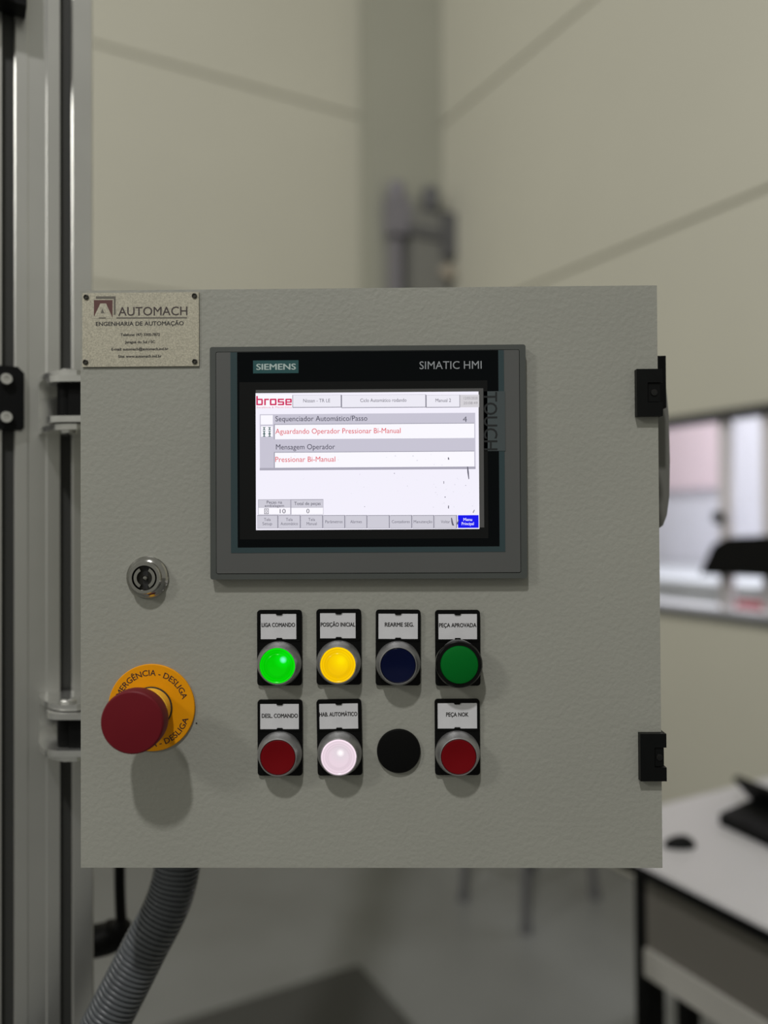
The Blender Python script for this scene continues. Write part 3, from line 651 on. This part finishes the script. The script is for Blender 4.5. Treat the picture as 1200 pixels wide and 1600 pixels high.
# ------------------------------------------------------------------ push buttons
LENS = {
 'green': lens_glow('lit_green_lens', (0.0, 0.58, 0.0), (0.0, 0.76, 0.004), (0.20, 1.0, 0.62), (0.0040, -0.0115, 0.0040), 0.0066, 1.0),
 'yellow': lens_glow('lit_yellow_lens', (0.84, 0.50, 0.0), (0.92, 0.64, 0.0), (0.98, 0.74, 0.0), (0.0022, -0.0115, 0.003), 0.0085, 1.0),
 'white': lens_glow('lit_white_lens', (0.76, 0.62, 0.70), (0.72, 0.63, 0.69), (1.0, 0.95, 0.96), (0.0012, -0.0115, 0.0028), 0.0075, 1.0),
 'blue': mat('blue_lens', (0.0006, 0.0028, 0.026), 0.2, spec=0.18), 'red': mat('red_lens', (0.155, 0.0015, 0.004), 0.45, spec=0.12), 'dull_green': mat('green_lens', (0.0, 0.125, 0.014), 0.5, spec=0.1)}
GRP = 'round push buttons with label holders'
def push_button(px, py, txt, card, tx0, tx1, tbase, kind, label, tilt=0.0):
    q = pl(px, py, 0.0025); r = thing('push_button', label, 'push button', (q[0], 0, q[1]), (0, math.radians(tilt), 0), GRP)
    HW, HH = 0.0154, 0.0259; cw, c0, c1 = 0.0136, 0.0058, 0.0236; rz = -0.0105
    bm = bmesh.new(); prism(bm, rrect(-HW, HW, -HH, HH, 0.0022), -0.0001, -0.0022, 'XZ'); build('label_holder', bm, BLACKP, r, bevel=0.0004)
    bm = bmesh.new(); ring(bm, rrect(-HW + 0.0003, HW - 0.0003, c0 - 0.0012, HH - 0.0003, 0.002), rrect(-cw, cw, c0, c1, 0.0003), -0.0021, -0.0028)
    fr = build('holder_frame', bm, BLACKP, r, bevel=0.0003)
    for zz, s in ((c1, -1), (c0, 1)):
        bm = bmesh.new(); prism(bm, [(-0.0024, zz), (0.0024, zz), (0.0017, zz + s * 0.0011), (-0.0017, zz + s * 0.0011)], -0.0026, -0.0031, 'XZ'); build('clip', bm, BLACKP, fr)
    bm = bmesh.new(); k0 = pl(card[0], py, 0.0025)[0] - q[0]; k1 = pl(card[1], py, 0.0025)[0] - q[0]
    box(bm, max(k0, -cw + 0.0001), min(k1, cw - 0.0001), -0.0025, -0.0022, c0 + 0.0002, c1 - 0.0003); cd_ = build('label_card', bm, CARD, r)
    l = pl(tx0, tbase, 0.0026); rr_ = pl(tx1, tbase, 0.0026); cap = 0.0027
    letter('lettering', txt, l[0] - q[0], rr_[0] - q[0], l[1] - q[1], cap, -0.00262, INK, cd_, 0.032)
    T_ = Matrix.Translation((0, 0, rz))
    if kind == 'dull_green':
        T_ = Matrix.Translation((0, 0, rz + 0.0012))
        latheobj('ring', [(0.0155, 0.0022), (0.0157, 0.006), (0.0157, 0.0132), (0.0148, 0.0146), (0.0128, 0.0146), (0.0126, 0.011)], mat('gloss_black_ring', (0.002, 0.002, 0.002), 0.15, spec=0.3), r, 64, T_)
        latheobj('lens', [(0.0127, 0.009), (0.0127, 0.0146), (0.0122, 0.0158), (0.010, 0.0164), (0, 0.0168)], LENS[kind], r, 64, T_)
        return r
    latheobj('ring', [(0.0152, 0.0022), (0.0152, 0.0040), (0.0147, 0.0054), (0.0128, 0.0121), (0.0124, 0.0125), (0.0121, 0.0125), (0.0119, 0.0121), (0.0118, 0.0085)], SATIN, r, 64, T_)
    lit = kind in ('green', 'yellow', 'white')
    pr = [(0.0117, 0.0070), (0.0117, 0.0122), (0.0112, 0.0127), (0.0108, 0.0124), (0.0092, 0.0124), (0.0088, 0.0119), (0.0082, 0.0119), (0.0076, 0.0123), (0.0050, 0.0120), (0, 0.0114)] if lit else \
         [(0.0117, 0.007), (0.0117, 0.0119), (0.0113, 0.0122), (0.0100, 0.0121), (0.0060, 0.0115), (0, 0.0112)]
    ln = latheobj('lens', pr, LENS[kind], r, 64)
    ln.location = (0, 0, rz)
    return r
push_button(436.5, 1012.3, 'LIGA COMANDO', (407.5, 463), 408.7, 461, 979.5, 'green', 'push button glowing bright green, labelled LIGA COMANDO')
push_button(529.3, 1011, 'POSIÇÃO INICIAL', (500.3, 555.7), 501, 555, 979, 'yellow', 'push button glowing yellow, labelled POSIÇÃO INICIAL')
push_button(622, 1012, 'REARME SEG.', (591, 653), 601, 646.5, 979, 'blue', 'unlit dark blue push button, labelled REARME SEG.', 0.4)
push_button(715.3, 1012.5, 'PEÇA APROVADA', (685.3, 745.5), 686, 744.5, 980, 'dull_green', 'dull green indicator with black ring, labelled PEÇA APROVADA')
push_button(437.3, 1153, 'DESL. COMANDO', (406.5, 467), 409, 465.5, 1121.5, 'red', 'unlit red push button under the glowing green one, labelled DESL. COMANDO')
push_button(530.3, 1152.5, 'HAB. AUTOMÁTICO', (496.5, 560), 499.3, 558.8, 1119, 'white', 'push button glowing white, labelled HAB. AUTOMÁTICO', -0.8)
push_button(714.7, 1152, 'PEÇA NOK', (684, 746), 697, 732, 1119.5, 'red', 'unlit red push button under the dull green indicator, labelled PEÇA NOK')
q = pl(623, 1174, 0.002)
bk = thing('blanking_plug', 'plain black round blanking plug between two buttons in the lower row', 'plug', (q[0], 0, q[1]))
latheobj('cap', [(0.0150, 0.0001), (0.0150, 0.0016), (0.0144, 0.0026), (0.010, 0.0031), (0, 0.0033)], BLACKP, bk, 56)
latheobj('stem', [(0.0105, -0.002), (0.0105, 0.0001)], BLACKP, bk, 32)

# ------------------------------------------------------------------ emergency stop
q = pl(236.5, 1106, 0.0015)
es = thing('emergency_stop_button', 'dark red mushroom emergency stop on a yellow disc', 'emergency stop', (q[0], 0, q[1]))
YEL = mat('yellow_plate', (0.78, 0.315, 0.003), 0.5, noise=0.05, spec=0.15); YEL2 = mat('yellow_collar', (0.85, 0.50, 0.05), 0.4, spec=0.3)
dsc = latheobj('disc', [(0.0300, 0.0001), (0.0300, 0.0012), (0.0296, 0.0016), (0.0, 0.0016)], YEL, es, 80)
DBR = mat('maroon_print', (0.035, 0.012, 0.012), 0.6)
arc_letter('lettering', 'EMERGÊNCIA - DESLIGA', 0.0222, -77, 75, 0.0039, -0.00168, DBR, dsc, False, 0.012)
arc_letter('lettering', 'EMERGÊNCIA - DESLIGA', 0.0268, -74, 74, 0.0039, -0.00168, DBR, dsc, True, 0.012)
latheobj('seal_ring', [(0.0146, 0.0016), (0.0146, 0.0024), (0.0132, 0.0026)], INK, es, 56)
latheobj('collar', [(0.0138, 0.0016), (0.0138, 0.0105), (0.0133, 0.0112), (0.0133, 0.0165), (0.0126, 0.0172), (0.0122, 0.0225), (0.0118, 0.0245)], YEL2, es, 56)
RDM = mat('dark_red_mushroom', (0.135, 0.0045, 0.0105), 0.5, noise=0.06, spec=0.22)
latheobj('mushroom_head', [(0.0118, 0.0225), (0.0150, 0.0250), (0.0192, 0.0276), (0.0201, 0.0292), (0.0204, 0.0315), (0.0204, 0.0390), (0.0201, 0.0404), (0.0193, 0.0411), (0.0110, 0.0419), (0, 0.0422)], RDM, es, 80)

# ------------------------------------------------------------------ corrugated conduit and black cable under the enclosure
PH = [on_y(289, 1335, 0.105), on_y(269, 1390, 0.100), on_y(223, 1487, 0.092), on_y(165, 1600, 0.084), on_y(112, 1700, 0.078), on_y(60, 1810, 0.070), Vector((-0.31, 0.03, 0.42)), Vector((-0.31, 0.0, 0.022))]
PH[0].z = PANEL_Z - 0.196
path = bez(PH, 30)
L_ = [0]
for a, b in zip(path, path[1:]): L_.append(L_[-1] + (b - a).length)
def along(s):
    for i in range(len(L_) - 1):
        if L_[i + 1] >= s: return path[i].lerp(path[i + 1], (s - L_[i]) / max(L_[i + 1] - L_[i], 1e-9))
    return path[-1]
pitch = 0.00385; nring = int(L_[-1] / pitch); pts = []; rad = []
for k in range(nring):
    for f_, r_ in ((0.0, 0.0168), (0.10, 0.0184), (0.25, 0.0189), (0.55, 0.0189), (0.70, 0.0184), (0.80, 0.0168)):
        pts.append(along((k + f_) * pitch)); rad.append(r_)
HOSE = mat('grey_corrugated_plastic', (0.085, 0.092, 0.098), 0.28, noise=0.15, nscale=60)
bm = bmesh.new(); tube(bm, pts, rad, 28); hs = build('corrugated_hose', bm, HOSE, smooth=True)
tag(hs, 'grey corrugated conduit hose curving down from under the enclosure', 'hose')
org = on_y(189, 1440, 0.222)
cb = thing('black_cable', 'black cable with thick bent sleeve hanging between post and hose', 'cable', org)
bm = bmesh.new(); tube(bm, bez([on_y(187, 1330, 0.222) - org, on_y(187, 1370, 0.222) - org, on_y(188, 1410, 0.222) - org, on_y(190, 1446, 0.222) - org], 6), [0.0052] * 19, 18); build('cable', bm, BLACKP, cb, smooth=True)
bm = bmesh.new()
tube(bm, bez([on_y(191, 1437, 0.222) - org, on_y(188, 1450, 0.222) - org, on_y(176, 1462, 0.222) - org, on_y(155, 1469, 0.222) - org, on_y(120, 1474, 0.222) - org], 6),
     [0.0054 + 0.0098 * min(1, (k / 9)) ** 0.8 for k in range(25)], 20); build('sleeve', bm, BLACKP, cb, smooth=True)

bpy.data.objects.remove(FO); bpy.data.curves.remove(FC)
